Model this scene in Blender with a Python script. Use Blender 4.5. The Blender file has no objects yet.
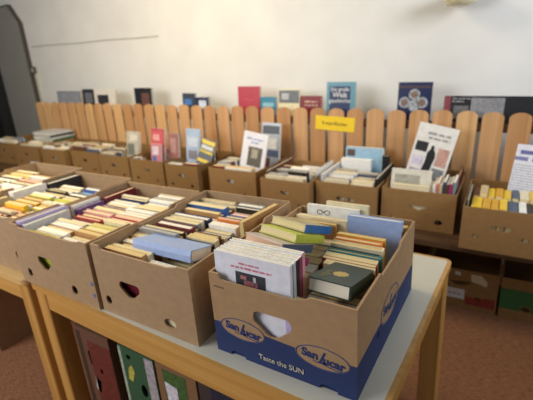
import bpy, bmesh, math, random
from math import sin, cos, pi, radians as rad
from mathutils import Vector, Matrix
from mathutils.geometry import tessellate_polygon
sc = bpy.context.scene
COL = sc.collection
rnd = random.Random(11)

# ------------------------------------------------------------ materials
def srgb(h):
    if isinstance(h, str):
        h = h.lstrip('#'); h = [int(h[i:i+2], 16)/255 for i in (0, 2, 4)]
    return tuple((c/12.92 if c <= .04045 else ((c+.055)/1.055)**2.4) for c in h) + (1,)
MC = {}
def nodes(name):
    m = bpy.data.materials.new(name); m.use_nodes = True
    nt = m.node_tree; b = nt.nodes['Principled BSDF']
    return m, nt, b
def noise_mix(nt, c1, c2, scale=20, detail=4, coord='Object', stretch=(1, 1, 1), lo=.3, hi=.7):
    tc = nt.nodes.new('ShaderNodeTexCoord'); mp = nt.nodes.new('ShaderNodeMapping')
    mp.inputs['Scale'].default_value = stretch
    nt.links.new(tc.outputs[coord], mp.inputs['Vector'])
    n = nt.nodes.new('ShaderNodeTexNoise'); n.inputs['Scale'].default_value = scale; n.inputs['Detail'].default_value = detail
    nt.links.new(mp.outputs[0], n.inputs['Vector'])
    r = nt.nodes.new('ShaderNodeValToRGB'); r.color_ramp.elements[0].position = lo; r.color_ramp.elements[1].position = hi
    r.color_ramp.elements[0].color = c1; r.color_ramp.elements[1].color = c2
    nt.links.new(n.outputs['Fac'], r.inputs['Fac'])
    return n, r
def mat(hexc, rough=.5, var=.06, scale=40, metal=0.):
    key = (hexc, rough, var, scale, metal)
    if key in MC: return MC[key]
    m, nt, b = nodes('paint_' + hexc.strip('#'))
    c = srgb(hexc)
    c1 = tuple(x*(1-var*2) for x in c[:3]) + (1,); c2 = tuple(min(1, x*(1+var)) for x in c[:3]) + (1,)
    n, r = noise_mix(nt, c1, c2, scale)
    nt.links.new(r.outputs[0], b.inputs['Base Color'])
    b.inputs['Roughness'].default_value = rough; b.inputs['Metallic'].default_value = metal
    MC[key] = m; return m
def page_mat(hexc):
    key = ('page', hexc)
    if key in MC: return MC[key]
    m, nt, b = nodes('paper_' + hexc.strip('#'))
    c = srgb(hexc); c1 = tuple(x*.78 for x in c[:3]) + (1,)
    n, r = noise_mix(nt, c1, c, 14, 3, stretch=(.25, 70, .5), lo=.25, hi=.55)
    nt.links.new(r.outputs[0], b.inputs['Base Color']); b.inputs['Roughness'].default_value = .85
    MC[key] = m; return m
def cardboard(hexc, blue=None):
    key = ('card', hexc, blue)
    if key in MC: return MC[key]
    m, nt, b = nodes('cardboard_' + hexc.strip('#'))
    c = srgb(hexc); c1 = tuple(x*.90 for x in c[:3]) + (1,); c2 = tuple(min(1, x*1.06) for x in c[:3]) + (1,)
    n, r = noise_mix(nt, c1, c2, 30, 8, stretch=(1, 1, 1.6))
    out = r.outputs[0]
    n2 = nt.nodes.new('ShaderNodeTexNoise'); n2.inputs['Scale'].default_value = 260
    mx = nt.nodes.new('ShaderNodeMixRGB'); mx.blend_type = 'MULTIPLY'; mx.inputs[0].default_value = .35
    nt.links.new(out, mx.inputs[1]); nt.links.new(n2.outputs['Fac'], mx.inputs[2]); 
    br = nt.nodes.new('ShaderNodeBrightContrast'); br.inputs['Bright'].default_value = 0.0
    nt.links.new(mx.outputs[0], br.inputs[0]); out = br.outputs[0]
    if blue:
        tc = nt.nodes.new('ShaderNodeTexCoord'); sp = nt.nodes.new('ShaderNodeSeparateXYZ')
        nt.links.new(tc.outputs['Object'], sp.inputs[0])
        s = nt.nodes.new('ShaderNodeMath'); s.operation = 'MULTIPLY'; s.inputs[1].default_value = 16
        nt.links.new(sp.outputs['X'], s.inputs[0])
        si = nt.nodes.new('ShaderNodeMath'); si.operation = 'SINE'; nt.links.new(s.outputs[0], si.inputs[0])
        ma = nt.nodes.new('ShaderNodeMath'); ma.operation = 'MULTIPLY_ADD'; ma.inputs[1].default_value = .004; ma.inputs[2].default_value = .0965
        nt.links.new(si.outputs[0], ma.inputs[0])
        lt = nt.nodes.new('ShaderNodeMath'); lt.operation = 'LESS_THAN'
        nt.links.new(sp.outputs['Z'], lt.inputs[0]); nt.links.new(ma.outputs[0], lt.inputs[1])
        m2 = nt.nodes.new('ShaderNodeMixRGB'); nt.links.new(lt.outputs[0], m2.inputs[0])
        nt.links.new(out, m2.inputs[1]); m2.inputs[2].default_value = srgb(blue)
        out = m2.outputs[0]
    nt.links.new(out, b.inputs['Base Color']); b.inputs['Roughness'].default_value = .75
    MC[key] = m; return m
def wood(name, c1, c2, rough=.4, stretch=(1, 1, 8), scale=6):
    if name in MC: return MC[name]
    m, nt, b = nodes(name)
    st = tuple(1/s if s > 1 else 6 for s in stretch)
    n, r = noise_mix(nt, srgb(c1), srgb(c2), scale, 6, stretch=st)
    n.inputs['Distortion'].default_value = .6
    nt.links.new(r.outputs[0], b.inputs['Base Color']); b.inputs['Roughness'].default_value = rough
    MC[name] = m; return m
M_CARD = cardboard('#b89770'); M_CARD2 = cardboard('#a37b48'); M_CARD3 = cardboard('#946f3c')
M_SAN = cardboard('#ba966c', '#203362')
M_WOODX = wood('beech_along_x', '#b5853f', '#cf9f58', .35, (8, 1, 1)); M_WOODY = wood('beech_along_y', '#aa7a38', '#c7964f', .35, (1, 8, 1))
M_WOODZ = wood('beech_along_z', '#b0803c', '#cb9b55', .4, (1, 1, 8))
SLATM = [wood('slat_wood_a', '#b98a58', '#d2a374', .5, (1, 1, 8)), wood('slat_wood_b', '#ab7a4a', '#c49363', .5, (1, 1, 8)), wood('slat_wood_c', '#c4955f', '#dbb07c', .5, (1, 1, 8))]
M_BAND = wood('pale_lipping', '#cda566', '#dfbf84', .35, (8, 1, 1))
M_LAM = mat('#d3cfbd', .3, .02, 8)
M_DARKWOOD = wood('dark_wood', '#4a3320', '#5f4329', .6, (8, 1, 1))
M_BLACK = mat('#17181a', .5); M_WHITE = mat('#efeee9', .5, .02)
# walls
mw, nt, b = nodes('white_plaster'); n, r = noise_mix(nt, srgb('#dcdad4'), srgb('#e6e4de'), 3, 6); nt.links.new(r.outputs[0], b.inputs['Base Color']); b.inputs['Roughness'].default_value = .9
n2 = nt.nodes.new('ShaderNodeTexNoise'); n2.inputs['Scale'].default_value = 60; bp = nt.nodes.new('ShaderNodeBump'); bp.inputs['Strength'].default_value = .12
nt.links.new(n2.outputs['Fac'], bp.inputs['Height']); nt.links.new(bp.outputs[0], b.inputs['Normal']); M_WALL = mw
mf, nt, b = nodes('ribbed_brown_carpet'); n, r = noise_mix(nt, srgb('#4e2b1a'), srgb('#b27a52'), 60, 8, stretch=(.5, 4, 1), lo=.36, hi=.66)
n.inputs['Roughness'].default_value = .8
nt.links.new(r.outputs[0], b.inputs['Base Color']); b.inputs['Roughness'].default_value = .95; M_FLOOR = mf

# ------------------------------------------------------------ mesh helpers
def tag(o, label=None, cat=None, group=None, kind=None):
    if label:
        assert 3 < len(label.split()) < 17, label
        o['label'] = label
    if cat: o['category'] = cat
    if group: o['group'] = group
    if kind: o['kind'] = kind
    return o
def link(name, bm, m, parent=None, mw=None, smooth=False):
    me = bpy.data.meshes.new(name); bm.normal_update(); bm.to_mesh(me); bm.free()
    for x in (m if isinstance(m, (list, tuple)) else [m]): me.materials.append(x)
    if smooth:
        for p in me.polygons: p.use_smooth = True
    o = bpy.data.objects.new(name, me); COL.objects.link(o)
    if parent: o.parent = parent
    if mw is not None: o.matrix_local = mw
    return o
def empty(name, mw):
    o = bpy.data.objects.new(name, None); COL.objects.link(o); o.matrix_world = mw; o.empty_display_size = .05
    return o
def box(bm, x0, x1, y0, y1, z0, z1, mi=0, M=None):
    vs = [bm.verts.new(Vector((x, y, z)) if M is None else M @ Vector((x, y, z))) for z in (z0, z1) for y in (y0, y1) for x in (x0, x1)]
    for f in ((0, 2, 3, 1), (4, 5, 7, 6), (0, 1, 5, 4), (2, 6, 7, 3), (0, 4, 6, 2), (1, 3, 7, 5)):
        fc = bm.faces.new([vs[i] for i in f]); fc.material_index = mi
    return vs
def bev(bm, w, seg=2):
    bmesh.ops.bevel(bm, geom=list(bm.edges), offset=w, segments=seg, affect='EDGES', clamp_overlap=True)
def plate(bm, loops, t, M, mi=0):
    """2-D outline (first loop) with holes, thickness t along local +Y; loops are lists of (x, z)"""
    vl = [[Vector((p[0], p[1], 0)) for p in lp] for lp in loops]
    flat = [p for lp in vl for p in lp]
    tris = tessellate_polygon(vl)
    a = [bm.verts.new(M @ Vector((p.x, 0, p.y))) for p in flat]; c = [bm.verts.new(M @ Vector((p.x, t, p.y))) for p in flat]
    for tr in tris:
        try:
            f = bm.faces.new([a[i] for i in tr]); f.material_index = mi
            f = bm.faces.new([c[i] for i in reversed(tr)]); f.material_index = mi
        except ValueError: pass
    k = 0
    for lp in vl:
        n = len(lp)
        for i in range(n):
            j = (i+1) % n
            f = bm.faces.new((a[k+i], a[k+j], c[k+j], c[k+i])); f.material_index = mi
        k += n
def fixn(bm): bmesh.ops.recalc_face_normals(bm, faces=list(bm.faces))
def oval(cx, cz, rx, rz, n=14): return [(cx+rx*cos(2*pi*i/n), cz+rz*sin(2*pi*i/n)) for i in range(n)]
def heart(cx, cz, w=.055, h=.028):
    pts = [(-1, .45), (-.92, .85), (-.75, 1), (.75, 1), (.92, .85), (1, .45), (.95, .05), (.3, -.85), (.12, -1), (-.12, -1), (-.3, -.85), (-.95, .05)]
    return [(cx+x*w, cz+z*h) for x, z in pts]
def T(x, y, z): return Matrix.Translation((x, y, z))
def RX(a): return Matrix.Rotation(rad(a), 4, 'X')
def RY(a): return Matrix.Rotation(rad(a), 4, 'Y')
def RZ(a): return Matrix.Rotation(rad(a), 4, 'Z')
def text_obj(name, body, size, m, parent, ML, depth=.0004, sx=1, shear=0., off=0.):
    cu = bpy.data.curves.new(name, 'FONT'); cu.body = body; cu.size = size; cu.align_x = 'CENTER'; cu.align_y = 'CENTER'; cu.extrude = depth; cu.resolution_u = 3; cu.shear = shear; cu.offset = off
    o = bpy.data.objects.new(name, cu); COL.objects.link(o)
    dg = bpy.context.evaluated_depsgraph_get(); me = bpy.data.meshes.new_from_object(o.evaluated_get(dg))
    bpy.data.objects.remove(o); me.materials.clear(); me.materials.append(m); me.name = name
    t = bpy.data.objects.new(name, me); COL.objects.link(t); t.parent = parent; t.matrix_local = ML @ Matrix.Diagonal((sx, 1, 1, 1))
    return t
def scribble(bm, x0, x1, z, h, y, seed=0, M=None):
    """a line of small unreadable word marks, just in front of plane y"""
    r = random.Random(seed); x = x0
    while x < x1:
        w = min(h*r.uniform(1.2, 3.5), x1-x)
        box(bm, x, x+w, y-.0006, y, z-h*.4, z+h*r.uniform(.35, .6), M=M); x += w+h*.6
FACE = RX(90)   # text plane -> facing -y

# ------------------------------------------------------------ books
COLS = dict(cream='#e9dcb8', white='#f2f0ea', red='#a32a2a', maroon='#6e1f2c', navy='#1e2f5e', blue='#3a63a8', skyblue='#8fb4d8', paleblue='#9db3de', black='#1d1c1e', brown='#6b4630', tan='#b98d5a',
            orange='#d98238', yellow='#ecc531', mustard='#d8a634', lime='#c2c94a', green='#2f6a44', teal='#2f7f86', grey='#8e8f93', lightgrey='#c9cacc', pink='#e0a3a0', salmon='#e2937a', magenta='#a03468', purple='#6a4b86', lavender='#c3b6e2', beige='#cdb78d', darkgreen='#24382e', slate='#4a5a70')
NICE = dict(skyblue='sky blue', paleblue='pale blue', lightgrey='light grey', darkgreen='dark green')
PAGES = dict(c='#e6d3a0', w='#f0e8d4', y='#dcc183', t='#c9a970', p='#e3bd9c', g='#bdb6a8')
def nice(c): return NICE.get(c, c)
def book_mesh(root, W, Tk, H, cov, pg, hard, spine=1):
    """local: x = spine to fore edge, y = thickness, z = height, base centre at origin"""
    ct = .0028 if hard else .0013; ins = .003 if hard else .0008
    s = spine
    prof = [(s*W/2, -Tk/2), (-s*W/2, -Tk/2), (-s*W/2, -Tk/2+ct), (s*(W/2-ct*1.5), -Tk/2+ct), (s*(W/2-ct*1.5), Tk/2-ct), (-s*W/2, Tk/2-ct), (-s*W/2, Tk/2), (s*W/2, Tk/2), (s*(W/2+Tk*.06), 0)]
    bm = bmesh.new()
    v0 = [bm.verts.new((x, y, 0)) for x, y in prof]; v1 = [bm.verts.new((x, y, H)) for x, y in prof]
    n = len(prof)
    for i in range(n): bm.faces.new((v0[i], v0[(i+1) % n], v1[(i+1) % n], v1[i]))
    tl = [[Vector((x, y, 0)) for x, y in prof]]
    for tr in tessellate_polygon(tl):
        bm.faces.new([v0[i] for i in tr]); bm.faces.new([v1[i] for i in tr])
    fixn(bm); link('cover', bm, cov, root)
    bm = bmesh.new(); box(bm, *sorted((-s*(W/2-ins), s*(W/2-ct*1.5))), -Tk/2+ct, Tk/2-ct, ins, H-ins)
    link('page_block', bm, pg, root)
def book(M, W, Tk, H, c, p='c', hard=False, spine=1, label=None, group=None, name=None, cat='book'):
    nm = name or ('hardcover_book' if hard else 'paperback_book')
    r = empty(nm, M)
    book_mesh(r, W, Tk, H, mat(COLS.get(c, c), .38 if hard else .42, .05, 60), page_mat(PAGES[p]), hard, spine)
    if label: tag(r, label, cat, group)
    return r
def bookR(*a, **k): return book(*a, **k)
def spine_patch(r, W, Tk, H, c, s=1):
    bm = bmesh.new(); x = s*(W/2+Tk*.06+.0003); box(bm, *sorted((x, x+s*.0008)), -Tk/2, Tk/2, .001, H-.001)
    return link('spine_strip', bm, mat(COLS.get(c, c), .4), r)
ORD = ['front', 'second from front', 'third from front', 'fourth from front', 'fifth from front', 'sixth from front', 'seventh from front', 'eighth from front', 'ninth from front', 'tenth from front', 'eleventh from front', 'twelfth from front', 'thirteenth from front', 'fourteenth from front', 'fifteenth from front', 'sixteenth from front', 'seventeenth from front', 'eighteenth from front', 'nineteenth from front', 'twentieth from front', 'twenty-first from front', 'twenty-second from front', 'twenty-third from front', 'twenty-fourth from front']
def column(P, x0, x1, y0, y1, zb, seq, zt, rowname, boxdesc, group, lean=8, seed=0, start=0):
    """upright books packed front to back; P = frame matrix; zt = target top height"""
    r = random.Random(seed); y = y0; c8 = cos(rad(lean)); s8 = sin(rad(lean)); i = 0
    if P.translation.y > 1.5: x1 = min(x1, CURW-.010)
    wmax = x1-x0
    while i < len(seq):
        s = seq[i].split(); c = s[0]; p = s[1] if len(s) > 1 else r.choice('ccwyct' if P.translation.y < 1.5 else 'gtcgcy'); 
        tk = float(s[2])/1000 if len(s) > 2 else r.uniform(.011, .027)
        dz = float(s[3])/1000 if len(s) > 3 else r.uniform(-.018, .008)
        W = wmax*r.uniform(.86, .99); H = (zt-zb+dz)/c8
        hard = r.random() < .45
        Hr = (zt-zb+.006)/c8
        if y+tk/c8+Hr*s8+.002 > y1: break
        # lean: top towards viewer; keep the foot inside
        yc = y+tk/2/c8+Hr*s8
        xc = x0+W/2+.001 if r.random() < .5 else x1-W/2-.001
        M = P @ T(xc, yc, zb+tk/2*s8+.0005) @ RX(lean)
        kind = ('hardback' if hard else 'paperback')
        thick = 'thick ' if tk > .021 else ('slim ' if tk < .014 else '')
        lab = f"{thick}{nice(c)} {kind}, {ORD[i+start]}{', '+rowname if rowname else ''}, {boxdesc}"
        book(M, W, tk, H, c, p, hard, 1, lab, group)
        y += (tk+.0012+r.uniform(0, .002))/c8; i += 1
    return y

# ------------------------------------------------------------ cartons
def carton(P, w, d, h, m, label, holes_f=(), notch=None, bottom=(), holes_s=(), t=.006, name='cardboard_box', group=None, back_notch=None):
    """open-topped box; origin at front-left bottom corner, x right, y back"""
    bm = bmesh.new()
    out = [(0, 0)]
    for cx, rw, rh in bottom:
        out += [(cx-rw, 0), (cx-rw*.85, rh*.8), (cx-rw*.5, rh), (cx+rw*.5, rh), (cx+rw*.85, rh*.8), (cx+rw, 0)]
    out += [(w, 0), (w, h)]
    if notch:
        a, b_, dp = notch
        out += [(b_, h), (b_-.012, h-dp*.5), (b_-.03, h-dp*.7), (b_-.045, h-dp), (a+.02, h-dp), (a+.006, h-dp*.85), (a, h)]
    out += [(0, h)]
    plate(bm, [out]+[x for x in holes_f], t, Matrix.Identity(4))
    bo = [(t, 0), (w-t, 0), (w-t, h)] + ([(w*.78, h), (w*.75, h-.02), (w*.5, h-.02), (w*.47, h)] if back_notch else []) + [(t, h)]
    plate(bm, [bo], t, T(0, d-t, 0))
    so = [(t, 0), (d-t, 0), (d-t, h), (d*.68, h), (d*.66, h-.012), (d*.34, h-.012), (d*.32, h), (t, h)]
    for x in (0, w-t):
        plate(bm, [so]+[q for q in holes_s], -t, T(x, 0, 0) @ Matrix(((0, 1, 0, 0), (1, 0, 0, 0), (0, 0, 1, 0), (0, 0, 0, 1))) @ T(0, t if False else 0, 0)) if False else \
        plate(bm, [so]+[q for q in holes_s], t, T(x, 0, 0) @ Matrix(((0, 1, 0, 0), (1, 0, 0, 0), (0, 0, 1, 0), (0, 0, 0, 1))))
    box(bm, t, w-t, t, d-t, 0, .005)
    fixn(bm)
    o = link(name, bm, m); o.matrix_world = P
    tag(o, label, 'box', group)
    return o
def sticker(parent, name, x0, x1, z0, z1, m, y=-.0008, M=None):
    bm = bmesh.new(); box(bm, x0, x1, y, y+.0007, z0, z1)
    return link(name, bm, m, parent, M)

# ------------------------------------------------------------ frames
I4 = Matrix.Identity(4)
ax = Vector((1, .03, -.024)).normalized(); ay = Vector((-.03, 1, 0)).normalized(); az = ax.cross(ay)
ROW = Matrix((( ax.x, ay.x, az.x, 0), (ax.y, ay.y, az.y, 2.75), (ax.z, ay.z, az.z, 0), (0, 0, 0, 1)))

# ------------------------------------------------------------ setting
bm = bmesh.new(); box(bm, -8, 4, -2, 4.5, -.1, 0); f = link('floor', bm, M_FLOOR); f['kind'] = 'structure'
bm = bmesh.new(); box(bm, -5.9, 5, .3, .5, -.35, 3.4); w = link('wall_back', bm, M_WALL, None, ROW); w['kind'] = 'structure'
bm = bmesh.new(); box(bm, -6.1, -5.9, -2.2, .5, -.35, 3.4); w = link('wall_left', bm, mat('#3c352c', .8), None, ROW); w['kind'] = 'structure'
# hairline ledge on the back wall
bm = bmesh.new(); 
for i in range(10):
    x0 = -5.0+i*.2; z0 = 1.703+.003*sin(i*1.3)
    box(bm, x0, x0+.2, .297, .302, z0, z0+.006)
t = link('trim_1', bm, mat('#77725f', .8), None, ROW); t['kind'] = 'structure'
# grey door with clipped corner, against the back wall
bm = bmesh.new(); plate(bm, [[(-5.69, 0.13), (-5.075, .13), (-5.075, 1.965), (-5.22, 2.16), (-5.36, 2.155), (-5.69, 2.14)]], .04, T(0, .258, 0)); fixn(bm)
dr = link('door_1', bm, mat('#8f8f88', .6, .03, 5), None, ROW); dr['kind'] = 'structure'
bm = bmesh.new(); plate(bm, [[(-5.074, .13), (-5.06, .13), (-5.06, 1.97), (-5.213, 2.175), (-5.36, 2.17), (-5.69, 2.155), (-5.69, 2.141), (-5.36, 2.156), (-5.22, 2.161), (-5.074, 1.966)]], .045, T(0, .2535, 0)); fixn(bm)
link('door_edge_strip', bm, mat('#4a443c', .6), dr)
bm = bmesh.new(); box(bm, -5.899, -5.70, .12, .295, .14, 2.14); link('dark_opening_block', bm, M_BLACK, None, ROW)['kind'] = 'structure'  # solid black block standing in for the dark opening left of the door

# ------------------------------------------------------------ wall switch, lamp
ls = empty('wall_switch', ROW @ T(-5.035, .3, 1.45)); tag(ls, 'small grey surface switch on white wall beside the grey door', 'switch')
bm = bmesh.new(); box(bm, -.04, .04, -.03, -.001, -.04, .04); bev(bm, .006); link('switch_housing', bm, mat('#66645a', .5), ls)
bm = bmesh.new(); box(bm, -.015, .015, -.036, -.0305, -.02, .02); link('rocker', bm, mat('#b9b5a4', .5), ls)
bm = bmesh.new(); box(bm, .012, .032, -.016, -.001, -.45, -.041); link('cable_duct', bm, mat('#c9c4a8', .6), ls)
lp = empty('wall_lamp', ROW @ T(-.42, .3, 1.752)); tag(lp, 'half round wall lamp with frosted cream glass, high on white wall', 'lamp')
def lathe(bm, prof, n=24, M=I4, sy=1.):
    rings = [[bm.verts.new(M @ Vector((r*cos(2*pi*k/n), r*sin(2*pi*k/n)*sy, z))) for k in range(n)] for r, z in prof]
    for a, b_ in zip(rings, rings[1:]):
        for k in range(n): bm.faces.new((a[k], a[(k+1) % n], b_[(k+1) % n], b_[k]))
    bm.faces.new(rings[0][::-1]); bm.faces.new(rings[-1])
bm = bmesh.new(); lathe(bm, [(.02, -.058), (.07, -.05), (.095, -.025), (.1, .0)], M=T(0, -.13, .02)); fixn(bm); link('glass_bowl', bm, mat('#ddd3ae', .25), lp, None, True)
bm = bmesh.new(); lathe(bm, [(.1, -.002), (.125, .0), (.128, .012), (.12, .02), (.05, .028)], M=T(0, -.13, .02)); fixn(bm); link('metal_rim', bm, mat('#8d7a55', .35), lp, None, True)
bm = bmesh.new(); box(bm, -.05, .05, -.03, -.001, -.0, .09); bev(bm, .008); link('wall_bracket', bm, mat('#a89d80', .4), lp)

# ------------------------------------------------------------ picket fence
fn = empty('slatted_wooden_backrest', ROW @ T(-2, 0, .53)); tag(fn, 'long backrest of round-topped wooden slats behind the row of book boxes', 'fence')
for n_ in range(-4, 34):
    cx = .049-.139*(n_+.5); zt = 1.12+rnd.uniform(-.004, .004); hw = .057
    o = [(-hw, .52)]
    o += [(hw, .52), (hw, zt-.035)] + [(hw*cos(a*pi/12), zt-.035+.035*sin(a*pi/12)) for a in range(1, 12)] + [(-hw, zt-.035)]
    bm = bmesh.new(); plate(bm, [[(x+cx+2, z-.53) for x, z in o]], .014, T(0, -.011, 0)); fixn(bm)
    link('slat', bm, SLATM[rnd.choice([0, 0, 1, 2])], fn)
for z in (1.0,):
    bm = bmesh.new(); box(bm, -2.55, 2.65, 0.0035, .032, z-.53, z-.48); link('cross_rail', bm, M_DARKWOOD, fn)
bm = bmesh.new(); box(bm, -2.55, 2.65, .0405, .088, .4605, .4805); link('rear_ledge', bm, M_DARKWOOD, fn)
# shelf
sh = empty('long_display_bench', ROW @ T(-2, -.3, 0)); tag(sh, 'long dark wooden bench carrying the row of book boxes before the slats', 'bench')
bm = bmesh.new(); box(bm, -3.2, 2.65, -.345, .285, .495, .525); link('bench_top', bm, M_DARKWOOD, sh)
for x in (-3.1, -1.7, .2, 2.55):
    for yy in ((-.06 if 0 else -.03), .24):
        bm = bmesh.new(); box(bm, x-.025, x+.025, yy-.025, yy+.025, .02+.024*(x-2) if False else .024*(x-2)+.003, .4945); link('leg', bm, M_DARKWOOD, sh)

# ------------------------------------------------------------ display books above the fence
def display(x, ztop, w, h, cov, label, name='display_book', tilt=-4, y=.074, rot=0, tk=.02):
    Hh = h; M = ROW @ T(x, y, ztop-Hh) @ RY(rot) @ RX(tilt)
    r = empty(name, M); book_mesh(r, w, tk, Hh, mat(COLS.get(cov, cov), .35), page_mat(PAGES['w']), True, -1)
    tag(r, label, 'book', 'large books displayed above the slats'); return r
def patch(r, nm, x0, x1, z0, z1, c, tk=.02, e=0):
    bm = bmesh.new(); box(bm, x0, x1, -tk/2-.0012-e, -tk/2-.0002-e, z0, z1); return link(nm, bm, mat(COLS.get(c, c), .4, .15, 60), r)
def lines(r, nm, rows, c, tk=.02, e=.0012):
    bm = bmesh.new()
    for i, (x0, x1, z, h) in enumerate(rows): scribble(bm, x0, x1, z, h, -tk/2-e-.0001, i)
    return link(nm, bm, mat(COLS.get(c, c), .5), r)
LED = 1.012
def dsp(x0, x1, zt, *a, **k): return display((x0+x1)/2, zt, x1-x0, zt-1.012+.0, *a, **k)
d = dsp(-.733, -.523, 1.285, '#17234f', 'dark navy book with a cluster of pale medallions, above the slats', tilt=-3)
patch(d, 'top_band', -.1, .1, .235, .252, '#4b3a44')
bm = bmesh.new()
for cx, cz in ((0, .195), (-.06, .145), (.05, .145), (-.0, .125)):
    lathe(bm, [(.036, 0), (.036, .002)], 20, T(cx, -.0125, cz) @ RX(90))
fixn(bm); link('medallion', bm, mat('#a8adb2', .4, .3, 90), d)
bm = bmesh.new()
for cx, cz in ((0, .195), (-.06, .145), (.05, .145)):
    lathe(bm, [(.022, 0), (.022, .001)], 16, T(cx, -.0148, cz) @ RX(90))
fixn(bm); link('medallion_relief', bm, mat('#8a6f62', .4, .35, 120), d)
d = dsp(-.445, .10, 1.2, '#26272b', 'wide black picture book with grey photograph and red striped edge', tilt=-3)
patch(d, 'photo', -.12, .06, .06, .178, '#8f8f92'); patch(d, 'photo', -.215, -.13, .05, .13, '#6e6d6c'); patch(d, 'red_strip', -.27, -.235, .02, .185, '#8a4148')
lines(d, 'title', [(-.225, -.1, .172, .008), (-.225, -.16, .155, .01)], '#9a9a9a')
d = dsp(-1.236, -1.025, 1.291, '#5f93a4', 'teal book lettered in white on navy, above the yellow sign', tilt=-3)
patch(d, 'navy_panel', -.082, .072, .03, .25, '#23365f')
for s_, z, q in (('Die große', .228, .034), ('Welt', .19, .052), ('geschichte', .15, .038)):
    text_obj('title', s_, q, M_WHITE, d, T(-.005, -.0125, z) @ FACE)
d = dsp(-1.442, -1.274, 1.194, '#7d1f26', 'dark red book with pale title lines, left of the teal book', tilt=-3); lines(d, 'title', [(-.05, .05, .14, .014), (-.05, .055, .115, .01)], '#c9a48c')
d = dsp(-1.630, -1.450, 1.243, '#e2d8b0', 'cream book with grey landscape photo on its cover, above slats', tilt=-3); patch(d, 'photo', -.085, .085, .13, .222, '#6c7176'); patch(d, 'photo', -.06, .0, .155, .2, '#b9bdbf', e=.0012)
d = dsp(-2.001, -1.797, 1.265, '#b23a48', 'plain crimson book standing tall above the slats', tilt=-3); lines(d, 'title', [(-.04, .04, .15, .01)], '#c25563')
d = dsp(-1.790, -1.655, 1.184, '#2f7f9c', 'small turquoise book right of the crimson one', tilt=-3); patch(d, 'pale_band', -.05, .05, .1, .13, '#8fc0cc')
d = dsp(-2.590, -2.449, 1.210, '#3a4250', 'dark slate book with blue panel, left of the pair above slats', tilt=-3); patch(d, 'blue_panel', -.05, .03, .1, .15, '#4a7ab8')
d = dsp(-2.445, -2.305, 1.176, '#1f2c4c', 'navy book with white centre, right of the pair above slats', tilt=-3); patch(d, 'white_panel', -.035, .045, .07, .14, '#cfd8e6')
d = dsp(-3.181, -2.961, 1.257, '#202226', 'black book with dim brown picture, alone above the left slats', tilt=-3); patch(d, 'picture', -.02, .08, .06, .2, '#6a4740')
d = dsp(-4.365, -3.975, 1.226, '#777a80', 'wide grey photo book, leftmost above the slats', tilt=-3); patch(d, 'photo', -.18, .18, .05, .2, '#90949c')
d = dsp(-3.940, -3.765, 1.247, '#2c2e36', 'narrow black book between wide grey and white ones', tilt=-3); patch(d, 'photo', -.05, .06, .1, .2, '#6c6f78')
d = dsp(-3.755, -3.465, 1.249, '#dcd6cc', 'white book with black photo, above the left slats', tilt=-3); patch(d, 'photo', -.1, .06, .08, .18, '#33323a')
# yellow sign
sg = empty('yellow_sign', ROW @ T(-1.14, -.0125, 1.014) @ RY(2.5)); tag(sg, 'yellow paper sign with small black lettering fixed on the slats', 'sign')
bm = bmesh.new(); box(bm, -.146, .146, -.0022, -.0002, -.05, .05); link('sign_card', bm, mat('#f2cd22', .5, .02), sg)
text_obj('lettering', 'Kunst-Bücher', .034, mat('#3a3420', .6), sg, T(0, -.0028, 0) @ FACE)

# ------------------------------------------------------------ row of boxes on the bench
HB = .225; ZB = .5255; ZT = .7505
def rowbox(x0, x1, y, label, m=M_CARD2, h=HB, holes=None, rz=0, d=.5):
    global CURW
    if x1 < -1.9: x1 -= .034
    CURW = x1-x0
    w_ = x1-x0; d = min(d, -y-.02)
    hs = holes if holes is not None else [heart(w_*.5, h*.62, .03, .014), oval(w_*.2, h*.3, .014, .012), oval(w_*.8, h*.3, .014, .012)]
    return carton(ROW @ T(x0, y, ZB) @ RZ(rz), w_, d, h, m, label, holes_f=hs, group='boxes along the bench', t=.006)
def F(x0, y, rz=0): return ROW @ T(x0, y, ZB) @ RZ(rz)
G = 'books in the bench boxes'
def rowcol(x0, y, a, b_, y0, y1, seq, top, rn, desc, seed, lean=6):
    column(F(x0, y), a, b_, y0, y1, .0065, seq, top, rn, desc, G, lean, seed)

# R1 yellow books
b1 = rowbox(-.226, .19, -.665, 'bench box packed with yellow books, nearest the right edge', holes=[oval(.07, .075, .017, .011), oval(.15, .13, .016, .013), oval(.195, .13, .022, .014), oval(.28, .09, .018, .012)], m=M_CARD2)
UP = Matrix(((0, -1, 0, 0), (0, 0, 1, 0), (1, 0, 0, 0), (0, 0, 0, 1)))   # spine upward, thickness across, height into depth
def spineup(P, x, y, Tk, D, top, c, lab, p='c', hard=False, g=G):
    Hh = top-.0065-Tk*.06
    book(P @ T(x, y, .0065+Hh/2) @ UP, Hh, Tk, D, c, p, hard, 1, lab, g)
P = F(-.226, -.665)
NTH = ['leftmost', 'second from left', 'third from left', 'fourth from left', 'fifth from left', 'sixth from left', 'seventh from left', 'eighth from left', 'ninth from left']
x = .034
for i, (c, tk, H) in enumerate([('yellow', .044, .228), ('mustard', .036, .226), ('mustard', .032, .224), ('yellow', .032, .229), ('slate', .044, .222), ('white', .03, .226), ('black', .025, .22), ('mustard', .03, .226), ('grey', .03, .226)]):
    spineup(P, x+tk/2, .012, tk, .155, H, c, f"{'thick' if tk>.033 else 'slim'} {nice(c)} spine, {NTH[i]}, front of right-edge box"); x += tk+.003
x = .034
for i, (c, tk, H) in enumerate([('brown', .024, .236), ('beige', .036, .25), ('yellow', .03, .236), ('mustard', .034, .24), ('yellow', .034, .234), ('slate', .03, .24), ('cream', .04, .24), ('yellow', .04, .24)]):
    spineup(P, x+tk/2, .172, tk, .14, H, c, f"{nice(c)} spine, {NTH[i]}, middle row of the right-edge box"); x += tk+.003
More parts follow.
